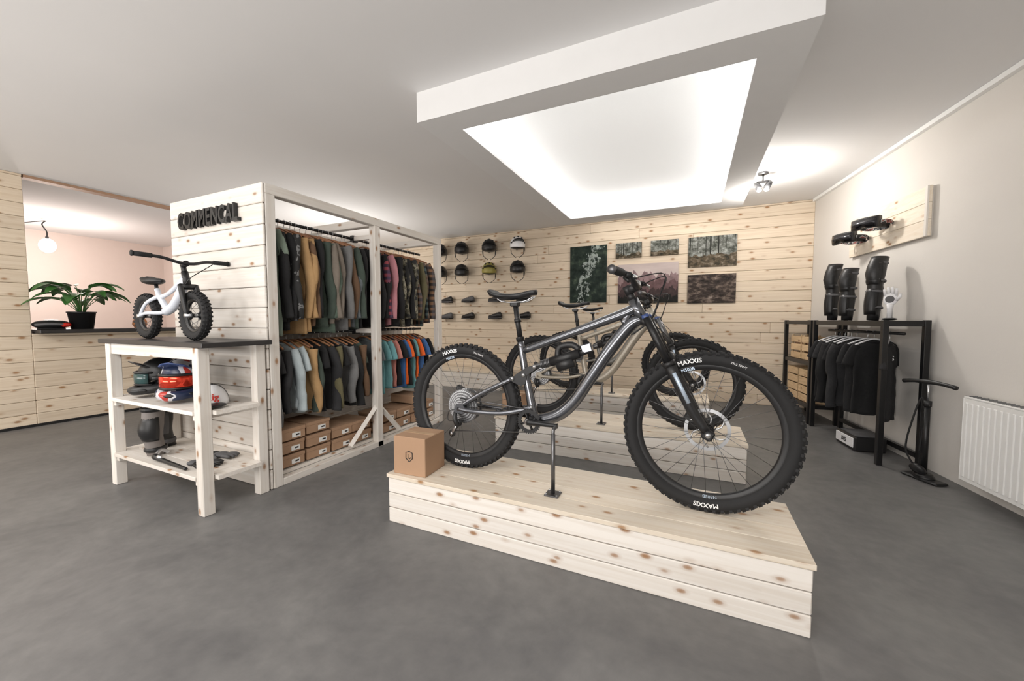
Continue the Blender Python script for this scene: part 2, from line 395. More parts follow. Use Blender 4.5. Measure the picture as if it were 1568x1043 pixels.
def mtb(name,loc,frame,hi=True):
    b=B(); R=.382; AX=1.34
    kn=66 if hi else 48
    wheel(b,0,.382,R,.062,kn,28,True,True,hi)
    wheel(b,AX,.382,R,.062,kn,28,True,False,hi)
    b.tube([(1.0,0,.985),(.98,0,.955),(.80,0,.885),(.60,0,.81),(.40,0,.735)],[.022,.027,.024,.021,.019],frame,14,sub=4)
    b.tube([(1.04,0,.915),(.98,0,.885),(.88,0,.755),(.78,0,.60),(.695,0,.47),(.61,0,.39),(.50,0,.345),(.45,0,.345)],[.026,.033,.034,.033,.033,.034,.036,.034],frame,16,sub=4)
    b.tube([(.99,0,1.01),(1.046,0,.897)],[.027,.030],frame,18)
    b.tube([(.985,0,.965),(.95,0,.90),(.97,0,.88)],.02,frame,10)
    b.tube([(.46,0,.35),(.435,0,.48),(.405,0,.62),(.375,0,.80)],[.030,.024,.021,.019],frame,14,sub=3)
    b.lathe([(.023,.012),(.023,-.012),(.018,-.012),(.018,.012)],black,TR(.374,0,.80,0,-.16),n=16,closedp=True)
    b.cyl((.45,-.048,.345),(.45,.048,.345),.026,black,20)
    for sy in(-1,1):
        b.prism([(.33,.56),(.36,.60),(.43,.645),(.475,.66),(.48,.635),(.43,.60),(.42,.55),(.395,.535)],.009,black,Matrix.Translation((0,sy*.03,0))@Matrix.Rotation(pi/2,4,'X'))
        b.tube([(.0,sy*.072,.385),(.08,sy*.07,.435),(.20,sy*.058,.505),(.34,sy*.034,.575)],[.011,.013,.012,.013],frame,10,sub=4,flat=.8)
        b.tube([(0,sy*.074,.378),(.12,sy*.072,.37),(.28,sy*.055,.375),(.40,sy*.035,.40),(.455,sy*.03,.42)],[.014,.015,.014,.017,.019],frame,10,sub=4)
        b.prism([(-.025,.355),(.03,.35),(.06,.375),(.03,.415),(-.01,.41)],.012,frame,Matrix.Translation((0,sy*.076,0))@Matrix.Rotation(pi/2,4,'X'))
        for p in((.455,.42),(.34,.575),(.41,.60),(.475,.65)):
            b.cyl((p[0],sy*.03,p[1]),(p[0],sy*.043,p[1]),.011,silver,12)
    b.tube([(.25,-.04,.378),(.25,.04,.378)],.012,frame,8)
    b.tube([(.475,0,.65),(.58,0,.685)],.014,silver,14)
    b.tube([(.56,0,.678),(.72,0,.73)],[.026,.026],black,16)
    b.tube([(.72,0,.73),(.765,0,.745)],[.018,.014],black,12)
    b.tube([(.60,0,.705),(.61,0,.76),(.68,0,.775),(.72,0,.75)],.018,black,12,sub=3)
    b.tube([(.60,0,.655),(.69,0,.685)],.03,black,14)
    for k in range(8):
        t=k/7; b.cyl((.505+.055*t,0,.66+.018*t),(.509+.055*t,0,.661+.018*t),.024,steel,14)
    b.box((.76,0,.76),(.06,.03,.05),frame,rot=(0,-.3,0),bev=.006)
    b.tube([(.375,0,.80),(.345,0,.99)],.0155,black,14)
    b.tube([(.36,0,.895),(.357,0,.915)],.020,black,14)
    b.box((.342,0,1.0),(.05,.045,.03),black,bev=.006)
    for sy in(-1,1): b.tube([(.24,sy*.03,1.035),(.28,sy*.022,1.012),(.40,sy*.022,1.012),(.46,sy*.012,1.04)],.0035,silver,6,sub=3)
    rings=[]
    for k in range(15):
        t=k/14; x=.19+.285*t
        w=.068+(.020-.068)*(0.5-.5*math.cos(pi*min(1,max(0,(t-.12)/.55))))
        if t<.05: w*=.8
        if t>.95: w*=.7
        z=1.075-.018*math.sin(pi*min(1,t*1.15))+(.01 if t<.1 else 0)
        hh=.028-.008*t
        rings.append([(x,w*math.cos(a)*(1 if math.sin(a)>0 else .9),z-hh*.4+ (math.sin(a)*hh*.5 if math.sin(a)>0 else math.sin(a)*hh)) for a in [2*pi*j/14 for j in range(14)]])
    b.loft(rings,black)
    ax=Vector((-.438,0,.899)); C=Vector((1.05,0,.895))
    dn=-ax; F=Vector((.899,0,.438))
    for sy in(-1,1):
        o=Vector((0,sy*.065,0)); top=C+o+F*.022
        b.tube([top+ax*.02,top+dn*.24],.0185,steel if not hi else blackm,14)
        b.tube([top+dn*.215,top+dn*.235],.030,black,14)
        ae=Vector((AX,sy*.062,.382))
        b.tube([top+dn*.23,top+dn*.42,ae+ax*.10-F*.012,ae+ax*.02],[.027,.026,.023,.020],black,14,sub=3)
        b.box(tuple(ae),(.05,.022,.05),black,rot=(0,.45,0),bev=.008)
        b.tube([top+dn*.27+Vector((0,sy*.0255,0))+F*.004,top+dn*.42+Vector((0,sy*.0245,0))+F*.004],.010,decal,6)
        b.lathe([(0,.012),(.017,.012),(.019,0),(.019,-.004)],blueb,M=Matrix.Translation(top+ax*.022)@Matrix.Rotation(-.454,4,'Y'),n=14)
    b.tube([C+Vector((0,-.067,0))+F*.02,C+Vector((0,-.03,0))+F*.006+ax*.006,C+ax*.008,C+Vector((0,.03,0))+F*.006+ax*.006,C+Vector((0,.067,0))+F*.02],.024,black,12,sub=3)
    q=C+dn*.24+F*.045
    b.tube([C+dn*.25+Vector((0,-.065,0))+F*.022,q+ax*.02+Vector((0,-.045,0)),q+ax*.05,q+ax*.02+Vector((0,.045,0)),C+dn*.25+Vector((0,.065,0))+F*.022],.013,black,10,sub=4)
    b.cyl((AX,-.075,.382),(AX,.075,.382),.012,silver,14)
    b.box((AX-.075,.052,.45),(.035,.03,.075),black,rot=(0,.5,0),bev=.006)
    b.box((-.055,.055,.47),(.07,.03,.035),black,rot=(0,.5,0),bev=.006)
    h=Vector((.99,0,1.01))
    b.tube([h,h+ax*.035],.019,black,16)
    s0=h+ax*.05
    b.tube([h+ax*.03,h+ax*.075],.021,black,16)
    bc=s0+F*.045+Vector((0,0,.005))
    b.tube([s0,bc],[.022,.024],black,12)
    bar=[bc+Vector((-.05,-.395,.038)),bc+Vector((-.028,-.25,.036)),bc+Vector((-.012,-.14,.03)),bc+Vector((0,-.05,0)),bc+Vector((0,.05,0)),bc+Vector((-.012,.14,.03)),bc+Vector((-.028,.25,.036)),bc+Vector((-.05,.395,.038))]
    b.tube(bar,[.011,.011,.012,.0165,.0165,.012,.011,.011],black,12,sub=4)
    for sy in(-1,1):
        p=bc+Vector((-.05,sy*.395,.038)); d=(bc+Vector((-.028,sy*.25,.036))-p).normalized()
        g=[p+d*(.002+.0132*k) for k in range(11)]
        b.tube(g,[.0185 if k%2 else .0165 for k in range(11)],black if not hi else rubber,12)
        b.tube([p-d*.004,p+d*.004],.0195,steel,12)
        c0=p+d*.165
        b.tube([c0+Vector((0,0,0)),c0+Vector((.03,0,-.01))],.014,black,10)
        b.tube([c0+Vector((.03,0,-.01)),c0+Vector((.045,-sy*.03,-.014)),c0+Vector((.04,-sy*.07,-.012))],.010,black,10,sub=3)
        b.tube([c0+Vector((.04,0,-.012)),c0+Vector((.058,sy*.03,-.02)),c0+Vector((.052,sy*.09,-.025))],[.007,.006,.004],silver if hi else black,8,sub=3)
        b.tube([c0+Vector((.0,-sy*.02,-.012)),c0+Vector((.02,-sy*.005,-.035))],[.012,.008],black,8)
        b.tube([c0+Vector((.045,-sy*.07,-.012)),bc+Vector((.13,sy*.06,.045)),bc+Vector((.11,0,-.05)),C+Vector((.03,-sy*.03,.02)),C+Vector((-.06,-sy*.03,-.06))],.0028,black,6,sub=6)
    b.tube([C+Vector((.03,.03,0)),C+F*.07+dn*.15+Vector((0,.05,0)),C+dn*.3+Vector((.03,.07,0)),Vector((AX-.07,.07,.47))],.0028,black,6,sub=5)
    MX=Matrix.Translation((.45,-.052,.345))@Matrix.Rotation(pi/2,4,'X')
    b.lathe([(.064,.002),(.064,-.002),(.046,-.002),(.046,.002)],black,MX,n=40,closedp=True,smooth=False)
    for j in range(32):
        a=2*pi*j/32; b.box((0,0,0),(.008,.006,.003),black,M=MX@Matrix.Rotation(a,4,'Z')@Matrix.Translation((.066,0,0)))
    for j in range(4):
        a=2*pi*j/4+.4; b.tube([MX@Vector((.012*math.cos(a),.012*math.sin(a),0)),MX@Vector((.05*math.cos(a),.05*math.sin(a),0))],.007,blackm,6)
    b.tube([(.45,-.066,.345),(.50,-.070,.345),(.60,-.078,.345),(.625,-.078,.345)],[.021,.015,.012,.015],blackm,12,sub=3)
    b.tube([(.45,.066,.345),(.40,.070,.345),(.30,.078,.345),(.275,.078,.345)],[.021,.015,.012,.015],blackm,12,sub=3)
    b.cyl((.45,-.078,.345),(.45,-.045,.345),.018,silver,16)
    yc=-.048
    b.tube([(.46,yc,.41),(.23,yc,.425),(.0,yc,.435)],[.0035]*3,steel,6,flat=1.3)
    b.tube([(-.065,yc,.23),(.18,yc,.255),(.44,yc,.281)],.0035,steel,6,flat=1.3)
    b.tube([(-.02,-.07,.355),(-.015,-.085,.32),(-.005,-.08,.29),(-.01,-.065,.275)],[.012,.016,.018,.014],black,10,sub=3)
    for z,x in((.285,-.012),(.215,-.06)):
        b.lathe([(.0,.003),(.022,.003),(.022,-.003),(0,-.003)],black,Matrix.Translation((x,yc,z))@Matrix.Rotation(pi/2,4,'X'),n=16)
        b.cyl((x,yc-.012,z),(x,yc-.006,z),.008,silver,10)
    for dy in(-.010,.010):
        b.tube([(-.005,yc+dy,.295),(-.065,yc+dy,.205)],.007,black if dy>0 else silver,6,flat=.3)
    b.tube([(-.01,-.085,.31),(-.07,-.075,.30),(-.06,-.07,.36),(.05,-.08,.37)],.0025,black,6,sub=5)
    return b.obj(name,loc)
mtb('mountain_bike',(-1.265,2.03,.292),frameGun,True)
mtb('mountain_bike',(-1.33,3.52,.292),frameTan,False)
mtb('mountain_bike',(-1.52,5.02,.292),frameGry,False)
def bstand(x,y,top):
    b=B()
    b.box((x,y,.2965),(.075,.075,.007),steel,bev=.002)
    for i in(-1,1):
        for j in(-1,1): b.cyl((x+i*.028,y+j*.028,.30),(x+i*.028,y+j*.028,.305),.005,silver,8)
    b.cyl((x,y,.30),(x,y,top-.02),.011,steel,14)
    b.tube([(x,y,top-.04),(x,y,top+.0),(x,y+.02,top+.006),(x,y+.055,top+.006)],.009,steel,12,sub=3)
    b.obj('bike_display_stand')
for bx,by in((-1.265,2.03),(-1.33,3.52),(-1.52,5.02)):
    bstand(bx+.625,by-.145,.292+.345-.006)

# ------------------------------------------------------------------ platforms
def platform(x0,x1,y0,y1,h=.292,n=3):
    b=B(); t=.02
    b.box2((x0+t-.004,y0+t-.004,0),(x1-t+.004,y1-t+.004,h-.025),groove)
    for k in range(n):
        z0=k*(h-.022)/n; z1=(k+1)*(h-.022)/n-.004
        b.box2((x0,y0,z0),(x1,y0+t-.005,z1),whX,bev=.004); b.box2((x0,y1-t+.005,z0),(x1,y1,z1),whX,bev=.004)
        b.box2((x0,y0+t,z0),(x0+t-.005,y1-t,z1),whY,bev=.004); b.box2((x1-t+.005,y0+t,z0),(x1,y1-t,z1),whY,bev=.004)
    m_=4
    for k in range(m_):
        a=y0-.008+(y1-y0+.016)*k/m_; c=y0-.008+(y1-y0+.016)*(k+1)/m_-.0012
        b.box2((x0-.008,a,h-.022),(x1+.008,c,h),topX,bev=.0015)
    b.obj('bike_display_platform')
platform(-1.62,.43,1.745,2.27)
platform(-1.68,.38,3.24,3.77)
platform(-1.88,.18,4.75,5.28)
platform(-4.5,-2.95,5.85,6.38,.30)

def carton(name,x,y,z,sx,sy,sz,rz=0,logo=True):
    b=B(); b.box((0,0,sz/2),(sx,sy,sz),cardb,bev=.003)
    b.box((0,0,sz+.0004),(sx*.98,.035,.001),tape)
    if logo:
        hx=[(0,.03),(.022,.022),(.022,-.012),(0,-.032),(-.022,-.012),(-.022,.022)]
        b.tube([(p[0],-sy/2-.001,sz*.5+p[1]) for p in hx]+[(0,-sy/2-.001,sz*.5+.03)],.0025,black,5)
        b.tube([(-.008,-sy/2-.001,sz*.5+.012),(-.008,-sy/2-.001,sz*.5-.008),(.004,-sy/2-.001,sz*.5-.014),(.012,-sy/2-.001,sz*.5-.004)],.0022,black,5)
    return b.obj(name,(x,y,z),(0,0,rz))
carton('cardboard_box',-1.49,1.875,.2925,.22,.21,.225,.06)
carton('cardboard_box',-1.53,3.40,.2925,.20,.22,.21,.0)

# ------------------------------------------------------------------ clothes rack
RX0,RX1,RY0,RY1,RH=-3.83,-2.67,1.72,3.80,2.14
b=B(); p=.07
for x in(RX0,RX1-p):
    for y in(RY0+.022,2.75,RY1-p): b.box2((x,y,0),(x+p,y+p,RH-p),whZ,bev=.004)
for x in(RX0,RX1-p): b.box2((x,RY0+.022,RH-p),(x+p,RY1,RH),whY,bev=.004); b.box2((x,RY0+.022+p,.0),(x+p,RY1-p,.05),whY,bev=.003)
for y in(2.75,RY1-p): b.box2((RX0+p,y,RH-p),(RX1-p,y+p,RH),whX,bev=.004)
b.box2((RX0+.01,RY0+.0165,0.01),(RX1-.01,RY0+.0215,RH-.01),groove)
planks(b,0,RX0,RX1,0,RH,RY0,.0185,whX,pw=.143,split=False,gap=.004)
planks(b,1,RY0+.1,RY1-.01,.09,1.98,-3.27,.02,whY,split=False)
for k in range(8):
    xa=RX0+p+(RX1-RX0-2*p)*k/8; b.box2((xa,RY0+.03,.05),(xa+(RX1-RX0-2*p)/8-.002,RY1-.005,.075),whY,bev=.001)
for yy in(2.45,3.08):
    b.tube([(RX1-.035,yy,.09),(RX1-.035,2.785,.40)],.026,whZ,4,smooth=False)
for z in(1.975,1.10):
    for xr in(-2.965,-3.56):
        b.cyl((xr,RY0+.02,z),(xr,RY1-.03,z),.013,black,12)
        for y in(2.755,): b.box2((xr-.02,y,z-.03),(xr+.02,y+.06,z+.03),black)
for z in (1.975,1.10): b.box2((RX0+p,2.765,z-.02),(RX1-p,2.80,z+.02),whX)
b.obj('clothes_display_rack')

fab={}
def F_(n,c): 
    fab[n]=mat('fabric_'+n,c,.92,var=.22,scale=9,bump=.3,bscale=40); return fab[n]
F_('sage',(.20,.25,.20));F_('teal',(.12,.16,.15));F_('black',(.013,.013,.014));F_('black2',(.025,.025,.027));F_('tan',(.42,.26,.12))
F_('dkgreen',(.055,.075,.06));F_('grey',(.17,.17,.17));F_('taupe',(.20,.17,.14));F_('bluegrey',(.13,.15,.16));F_('green',(.10,.14,.11))
F_('wash',(.42,.48,.50));F_('turq',(.16,.36,.38));F_('salmon',(.55,.22,.18));F_('blue',(.05,.14,.35));F_('orange',(.80,.13,.02));F_('olive',(.13,.115,.06));F_('brown',(.14,.08,.045));F_('pink',(.50,.22,.25))
fab['camo']=ramp_noise('fabric_camo',[(.02,.02,.02),(.11,.10,.07),(.25,.23,.17),(.05,.05,.035)],nscale=14)
fab['bpat']=ramp_noise('fabric_bpat',[(.02,.02,.02),(.02,.02,.02),(.18,.18,.18),(.03,.03,.03)],nscale=18)
fab['plaidr']=plaid('fabric_plaidr',(.35,.07,.09),(.05,.03,.05),(.10,.06,.12))
fab['plaidg']=plaid('fabric_plaidg',(.07,.10,.10),(.02,.03,.035),(.18,.10,.06))
fab['plaidb']=plaid('fabric_plaidb',(.24,.13,.07),(.05,.035,.03),(.08,.08,.09))
def garment(b,x,y,zr,Lg,W,mt,ang,slv,seed,hang=hangw):
    zt=zr-.085
    R=Matrix.Translation((x,y,0))@Matrix.Rotation(ang,4,'Z')
    prof=[(0,.055,.030),(.015,.075,.034),(.05,.125,.036),(.10,W*.46,.040),(.16,W*.50,.046),(.30,W*.475,.042),(.5,W*.47,.038),(.7,W*.48,.040),(.85,W*.49,.043),(1,W*.495,.046)]
    n=24; rings=[]
    for k in range(21):
        t=k/20
        for i in range(len(prof)-1):
            if prof[i][0]<=t<=prof[i+1][0]:
                u=(t-prof[i][0])/(prof[i+1][0]-prof[i][0]); hw=prof[i][1]*(1-u)+prof[i+1][1]*u; th=prof[i][2]*(1-u)+prof[i+1][2]*u; break
        z=zt-t*Lg; ring=[]
        for j in range(n):
            a=2*pi*j/n; ca,sa=math.cos(a),math.sin(a)
            px=hw*math.copysign(abs(ca)**.75,ca)
            py=th*math.copysign(abs(sa)**.8,sa)*.62
            w=min(1,t*2.2)
            py+=.014*w*math.sin(px*30+seed*1.7+t*1.5)+.016*w*noise.noise(Vector((px*9,t*6,seed*3.1)))
            zz=z+.012*w*noise.noise(Vector((px*5,seed,2)))-(.0 if t<.9 else .008*math.sin(px*20+seed))
            ring.append((px,py,zz))
        rings.append(ring)
    b.loft(rings,mt,M=R)
    for sx in(-1,1):
        if slv:
            pth=[];rr=[]
            for k in range(9):
                t=k/8
                ox=W*.44+(.045*math.sin(min(1,t*2.2)*pi/2))+ (.012*math.sin(seed+t*9))
                pth.append((sx*ox,.016*math.sin(seed*2+t*5),zt-.055-t*min(.62,Lg*.92))); rr.append((.054-.014*t)+.004*math.sin(t*21+seed))
            b.tube(pth,rr,mt,10,sub=3,flat=.6,up=(0,1,0),M=R)
        else:
            pth=[(sx*W*.40,0,zt-.035),(sx*(W*.46),.004,zt-.085),(sx*(W*.50+.012),.008*math.sin(seed),zt-.15),(sx*(W*.50+.026),.012*math.sin(seed),zt-.215)]
            b.tube(pth,[.040,.048,.050,.054],mt,12,sub=3,flat=.5,up=(0,1,0),M=R)
    b.tube([(-.17,0,zt-.035),(-.06,0,zt+.012),(0,0,zt+.025),(.06,0,zt+.012),(.17,0,zt-.035)],.008,hang,6,sub=3,M=R)
    b.tube([(0,0,zt+.02),(0,0,zr-.02),(.016,0,zr-.012),(.0165,0,zr+.008),(0,0,zr+.0165),(-.014,0,zr+.010)],.0025,silver,6,sub=2,M=R)
    b.tube([(.055*math.cos(a),.022*math.sin(a),zt+.002+.006*math.sin(a)) for a in [2*pi*j/12 for j in range(12)]],.007,mt,6,loop=True,M=R)
def row(name,ys,ye,zr,names,Lr,slv,xr=-2.965,W=.40):
    b=B(); n=len(names)
    for k,nm in enumerate(names):
        y=ys+(ye-ys)*k/(n-1)
        garment(b,xr+random.uniform(-.012,.012),y,zr,random.uniform(*Lr),W,fab[nm],random.uniform(-.16,.16)+.05,slv(k),k*1.37+zr)
    b.obj(name)
row('hanging_shirts',1.82,2.68,1.975,['teal','sage','black','black','bpat','tan','tan','brown','black','dkgreen','green','taupe','taupe','grey','brown','bluegrey','dkgreen','black'],(.66,.80),lambda k:k>1)
row('hanging_shirts',2.88,3.66,1.975,['black','black','plaidr','pink','black','camo','camo','black','camo','plaidb','olive','plaidg','plaidb'],(.66,.76),lambda k:True)
row('hanging_shirts',1.82,2.68,1.10,['grey','black','black2','wash','wash','tan','dkgreen','black','black2','olive','black','grey','black','dkgreen','brown'],(.48,.60),lambda k:k%3!=1)
row('hanging_shirts',2.88,3.66,1.10,['bluegrey','turq','turq','salmon','black','blue','orange','black','turq','orange','blue','black'],(.48,.60),lambda k:False)
row('hanging_shirts',1.85,3.65,1.975,['black','grey','tan','black2','green','black','bluegrey','grey','black','olive','black','grey','sage'],(.66,.76),lambda k:True,xr=-3.56,W=.38)
b=B()
def sbox(b,x,y,z,sx,sy,sz):
    b.box((x,y,z+sz/2),(sx,sy,sz*.78),cardb,bev=.002); b.box((x,y,z+sz*.86),(sx+.006,sy+.006,sz*.26),cardb,bev=.002)
    b.box((x+sx/2+.0035,y+.03,z+sz*.42),(.002,.07,.035),labelw); b.box((x+sx/2+.0045,y+.04,z+sz*.42),(.001,.03,.012),black)
for (y,z,n) in ((1.94,.076,3),(2.18,.076,3),(2.42,.076,2),(2.64,.076,2),(2.98,.076,2),(3.21,.076,2),(3.44,.076,3),(3.64,.076,2)):
    for k in range(n): sbox(b,-2.90+random.uniform(-.015,.015),y,z+k*.103,.30,.215 if y<3.6 else .15,.10)
b.obj('stack_of_shoe_boxes')
# sign
vs,fs=textmesh('COMMENCAL',.165,.014,.004,1.05)
xs=[v[0] for v in vs]; w=max(xs)-min(xs)
b=B(); b.add(vs,fs,black,False,Matrix.Translation((-3.285,RY0-.0155,1.905))@Matrix.Rotation(pi/2,4,'X')@Matrix.Diagonal((.76/w,1.05,1,1)))
b.obj('shop_sign')

# ------------------------------------------------------------------ table
TX0,TX1,TY0,TY1=-3.92,-2.60,1.29,1.715
b=B()
b.box2((TX0,TY0,1.035),(TX1,TY1,1.065),darktop,bev=.004)
for x in(TX0+.08,TX1-.13):
    for y in(TY0+.01,TY1-.075): b.box2((x,y,0),(x+.065,y+.065,1.034),whZ,bev=.004)
for y in(TY0+.02,TY1-.05): b.box2((TX0+.146,y,.96),(TX1-.132,y+.03,1.034),whX)
for z in(.24,.645):
    for k in range(3):
        a=TY0+.002+.141*k
        b.box2((TX0+.147,a,z-.025),(TX1-.132,a+.139,z),whX,bev=.002)
    for x in (TX0+.147,TX1-.162): b.box2((x,TY0+.02,z-.06),(x+.03,TY1-.01,z-.026),whY)
    b.box2((TX0+.146,TY0+.08,z-.025),(TX0+.06,TY1-.08,z),whX); b.box2((TX1-.131,TY0+.08,z-.025),(TX1-.03,TY1-.08,z),whX)
b.obj('display_table')

# balance bike
b=B(); BW=.163
wheel(b,0,BW,BW,.052,34,16,False,False,False)
wheel(b,.64,BW,BW,.052,34,16,False,False,False)
for cx in(0,.64):
    b.lathe([(.10,.012),(.103,.014),(.112,.014),(.112,-.014),(.103,-.014),(.10,-.012)],black,TR(cx,0,BW,0,0,pi/2),n=32,closedp=True)
for sy in(-1,1):
    b.tube([(0,sy*.045,BW),(.10,sy*.045,BW+.02),(.24,sy*.025,BW+.02),(.30,0,BW+.03)],[.010,.012,.013,.014],lilac,10,sub=3)
    b.tube([(0,sy*.045,BW),(.09,sy*.04,BW+.09),(.18,0,BW+.14)],[.009,.011,.014],lilac,10,sub=3)
    b.tube([(.64,sy*.045,BW),(.60,sy*.045,BW+.12),(.565,sy*.042,BW+.20)],[.013,.017,.016],black,10,sub=3)
b.tube([(.30,0,BW+.03),(.18,0,BW+.14),(.155,0,BW+.19)],[.022,.017,.016],lilac,12)
b.tube([(.27,0,BW+.03),(.38,0,BW+.07),(.49,0,BW+.17),(.535,0,BW+.25)],[.030,.030,.029,.026],lilac,12,sub=4)
b.tube([(.19,0,BW+.13),(.33,0,BW+.16),(.53,0,BW+.25)],[.014,.014,.018],lilac,10,sub=3)
b.tube([(.56,0,BW+.20),(.53,0,BW+.29)],.021,black,12)
b.tube([(.565,-.045,BW+.19),(.565,.045,BW+.19)],.02,black,10)
b.tube([(.53,0,BW+.28),(.515,0,BW+.335)],.016,black,10); b.tube([(.515,0,BW+.335),(.56,0,BW+.345)],.02,black,10)
b.tube([(.53,-.255,BW+.375),(.54,-.13,BW+.37),(.56,-.04,BW+.345),(.56,.04,BW+.345),(.54,.13,BW+.37),(.53,.255,BW+.375)],.010,black,10,sub=4)
for sy in(-1,1): b.tube([(.53,sy*.265,BW+.375),(.534,sy*.17,BW+.373)],.015,rubber,12); b.tube([(.53,sy*.262,BW+.375),(.53,sy*.268,BW+.375)],.018,rubber,12)
b.tube([(.56,.15,BW+.36),(.60,.12,BW+.34),(.61,.0,BW+.25),(.58,-.02,BW+.2)],.003,black,6,sub=5)
b.tube([(.155,0,BW+.16),(.14,0,BW+.23)],.012,black,10)
b.ell((.12,0,BW+.245),(.12,.058,.024),black,fn=lambda p,u,v:Vector((p.x,p.y*(1-.35*p.x/.12),p.z+(.018 if p.x<-.05 else 0))))
b.cyl((0,-.06,BW),(0,.06,BW),.014,silver); b.cyl((.64,-.06,BW),(.64,.06,BW),.014,silver)
b.obj('kids_balance_bike',(-3.60,1.455,1.067),(0,0,-.02))

# helmets
def half_helmet(b,M,shell,size=1,visor=True,vents=True,vm=black):
    M=M@Matrix.Scale(size,4)
    b.ell((0,0,0),(.145,.105,.125),shell,nu=24,nv=12,vmin=-.18,fn=lambda p,u,v:Vector((p.x*(1.0 if p.x>0 else 1.03),p.y,p.z-(0.03*max(0,-p.x)/.14 if v<.2 else 0))),M=M)
    b.ell((0,0,-.02),(.135,.096,.03),black,nu=20,nv=6,M=M)
    if vents:
        for yy,xl in((0,.075),(-.05,.065),(.05,.065)):
            for xc in(-.055,.045):
                z=.125*math.sqrt(max(.05,1-(xc/.145)**2-(yy/.105)**2))
                b.ell((xc,yy,z-.004),(.035,.012,.012),black,rot=(0,xc*6,0),nu=10,nv=6,M=M)
        for sy in(-1,1):
            for xc in(-.07,0,.07): b.ell((xc,sy*.093*math.sqrt(1-(xc/.16)**2),.035),(.022,.012,.010),black,nu=8,nv=6,M=M)
    if visor:
        rings=[]
        for k in range(5):
            x=.10+.115*k/4
            rings.append([(x-.06*(abs(yy)/.08)**2*1.0,yy*(1-.12*k/4),.055+.035*k/4-.02*(abs(yy)/.08)**2) for yy in[-.085,-.06,-.03,0,.03,.06,.085]]+[(x-.06*(abs(yy)/.08)**2,yy*(1-.12*k/4),.048+.035*k/4-.02*(abs(yy)/.08)**2) for yy in[.085,.06,.03,0,-.03,-.06,-.085]])
        b.loft(rings,vm,M=M)
    for sy in(-1,1):
        b.tube([(.05,sy*.092,-.01),(.015,sy*.085,-.10),(.0,sy*.02,-.16)],.004,black,6,sub=3,M=M)
        b.tube([(-.06,sy*.088,-.02),(.0,sy*.084,-.09)],.004,black,6,M=M)
    b.tube([(-.13,-.03,-.02),(-.15,0,-.05),(-.13,.03,-.02)],.01,black,8,sub=3,M=M)
def fullface(b,M,shell,lens,vm):
    b.ell((0,0,.17),(.135,.112,.125),shell,nu=24,nv=12,vmin=-.35,M=M)
    b.ell((-.015,0,.115),(.115,.100,.10),shell,nu=20,nv=10,vmin=-1.0,vmax=.6,fn=lambda p,u,v:Vector((min(p.x,.05),p.y,p.z)),M=M)
    b.tube([(-.03,-.100,.08),(.07,-.092,.065),(.14,-.05,.055),(.158,0,.055),(.14,.05,.055),(.07,.092,.065),(-.03,.100,.08)],[.034,.034,.032,.034,.032,.034,.034],shell,12,sub=4,M=M)
    b.ell((.182,0,.058),(.012,.032,.016),black,nu=10,nv=6,M=M)
    for sy in(-1,1): b.ell((.115,sy*.105,.062),(.03,.010,.012),black,rot=(0,0,-sy*.6),nu=10,nv=6,M=M)
    rings=[]
    for k in range(9):
        a=-1.05+2.1*k/8
        cx,cy=.130*math.cos(a)+.012,.106*math.sin(a)
        rings.append([(cx,cy,.100),(cx+.012*math.cos(a),cy+.012*math.sin(a),.112),(cx+.014*math.cos(a),cy+.012*math.sin(a),.175),(cx,cy,.190)])
    b.loft(rings,lens,M=M)
    b.tube([(.130*math.cos(a)*1.1+.006,.106*math.sin(a)*1.08,.190) for a in[-1.2+2.4*k/8 for k in range(9)]],.009,black,8,M=M)
    b.tube([(.130*math.cos(a)*1.1+.006,.106*math.sin(a)*1.08,.100) for a in[-1.2+2.4*k/8 for k in range(9)]],.008,black,8,M=M)
    for sy in(-1,1): b.tube([(.06,sy*.108,.145),(-.02,sy*.117,.15),(-.10,sy*.085,.15)],.016,black,8,sub=3,flat=.35,up=(0,1,0),M=M)
    rings=[]
    for k in range(5):
        x=.07+.11*k/4
        yl=[-.085,-.05,0,.05,.085]
        rings.append([(x-.05*(abs(q)/.085)**2,q*(1-.1*k/4),.240+.04*k/4-.025*(abs(q)/.085)**2) for q in yl]+[(x-.05*(abs(q)/.085)**2,q*(1-.1*k/4),.232+.04*k/4-.025*(abs(q)/.085)**2) for q in yl[::-1]])
    b.loft(rings,vm,M=M)
    b.ell((-.14,0,.03),(.03,.07,.02),black,nu=10,nv=6,M=M)
b=B(); fullface(b,TR(-3.20,1.47,.646,-.85,0,0,1.0),ramp_noise('helmet_graphic',[(.02,.03,.07),(.02,.03,.07),(.60,.60,.64),(.45,.04,.03),(.02,.03,.07)],nscale=6,rough=.3),chrome_red,blueb); b.obj('full_face_helmet')
b=B(); fullface(b,TR(-3.56,1.50,.646,-1.9,0,0,.95),black,mat('dark_teal_lens',(.03,.07,.07),.2),black); b.obj('full_face_helmet')
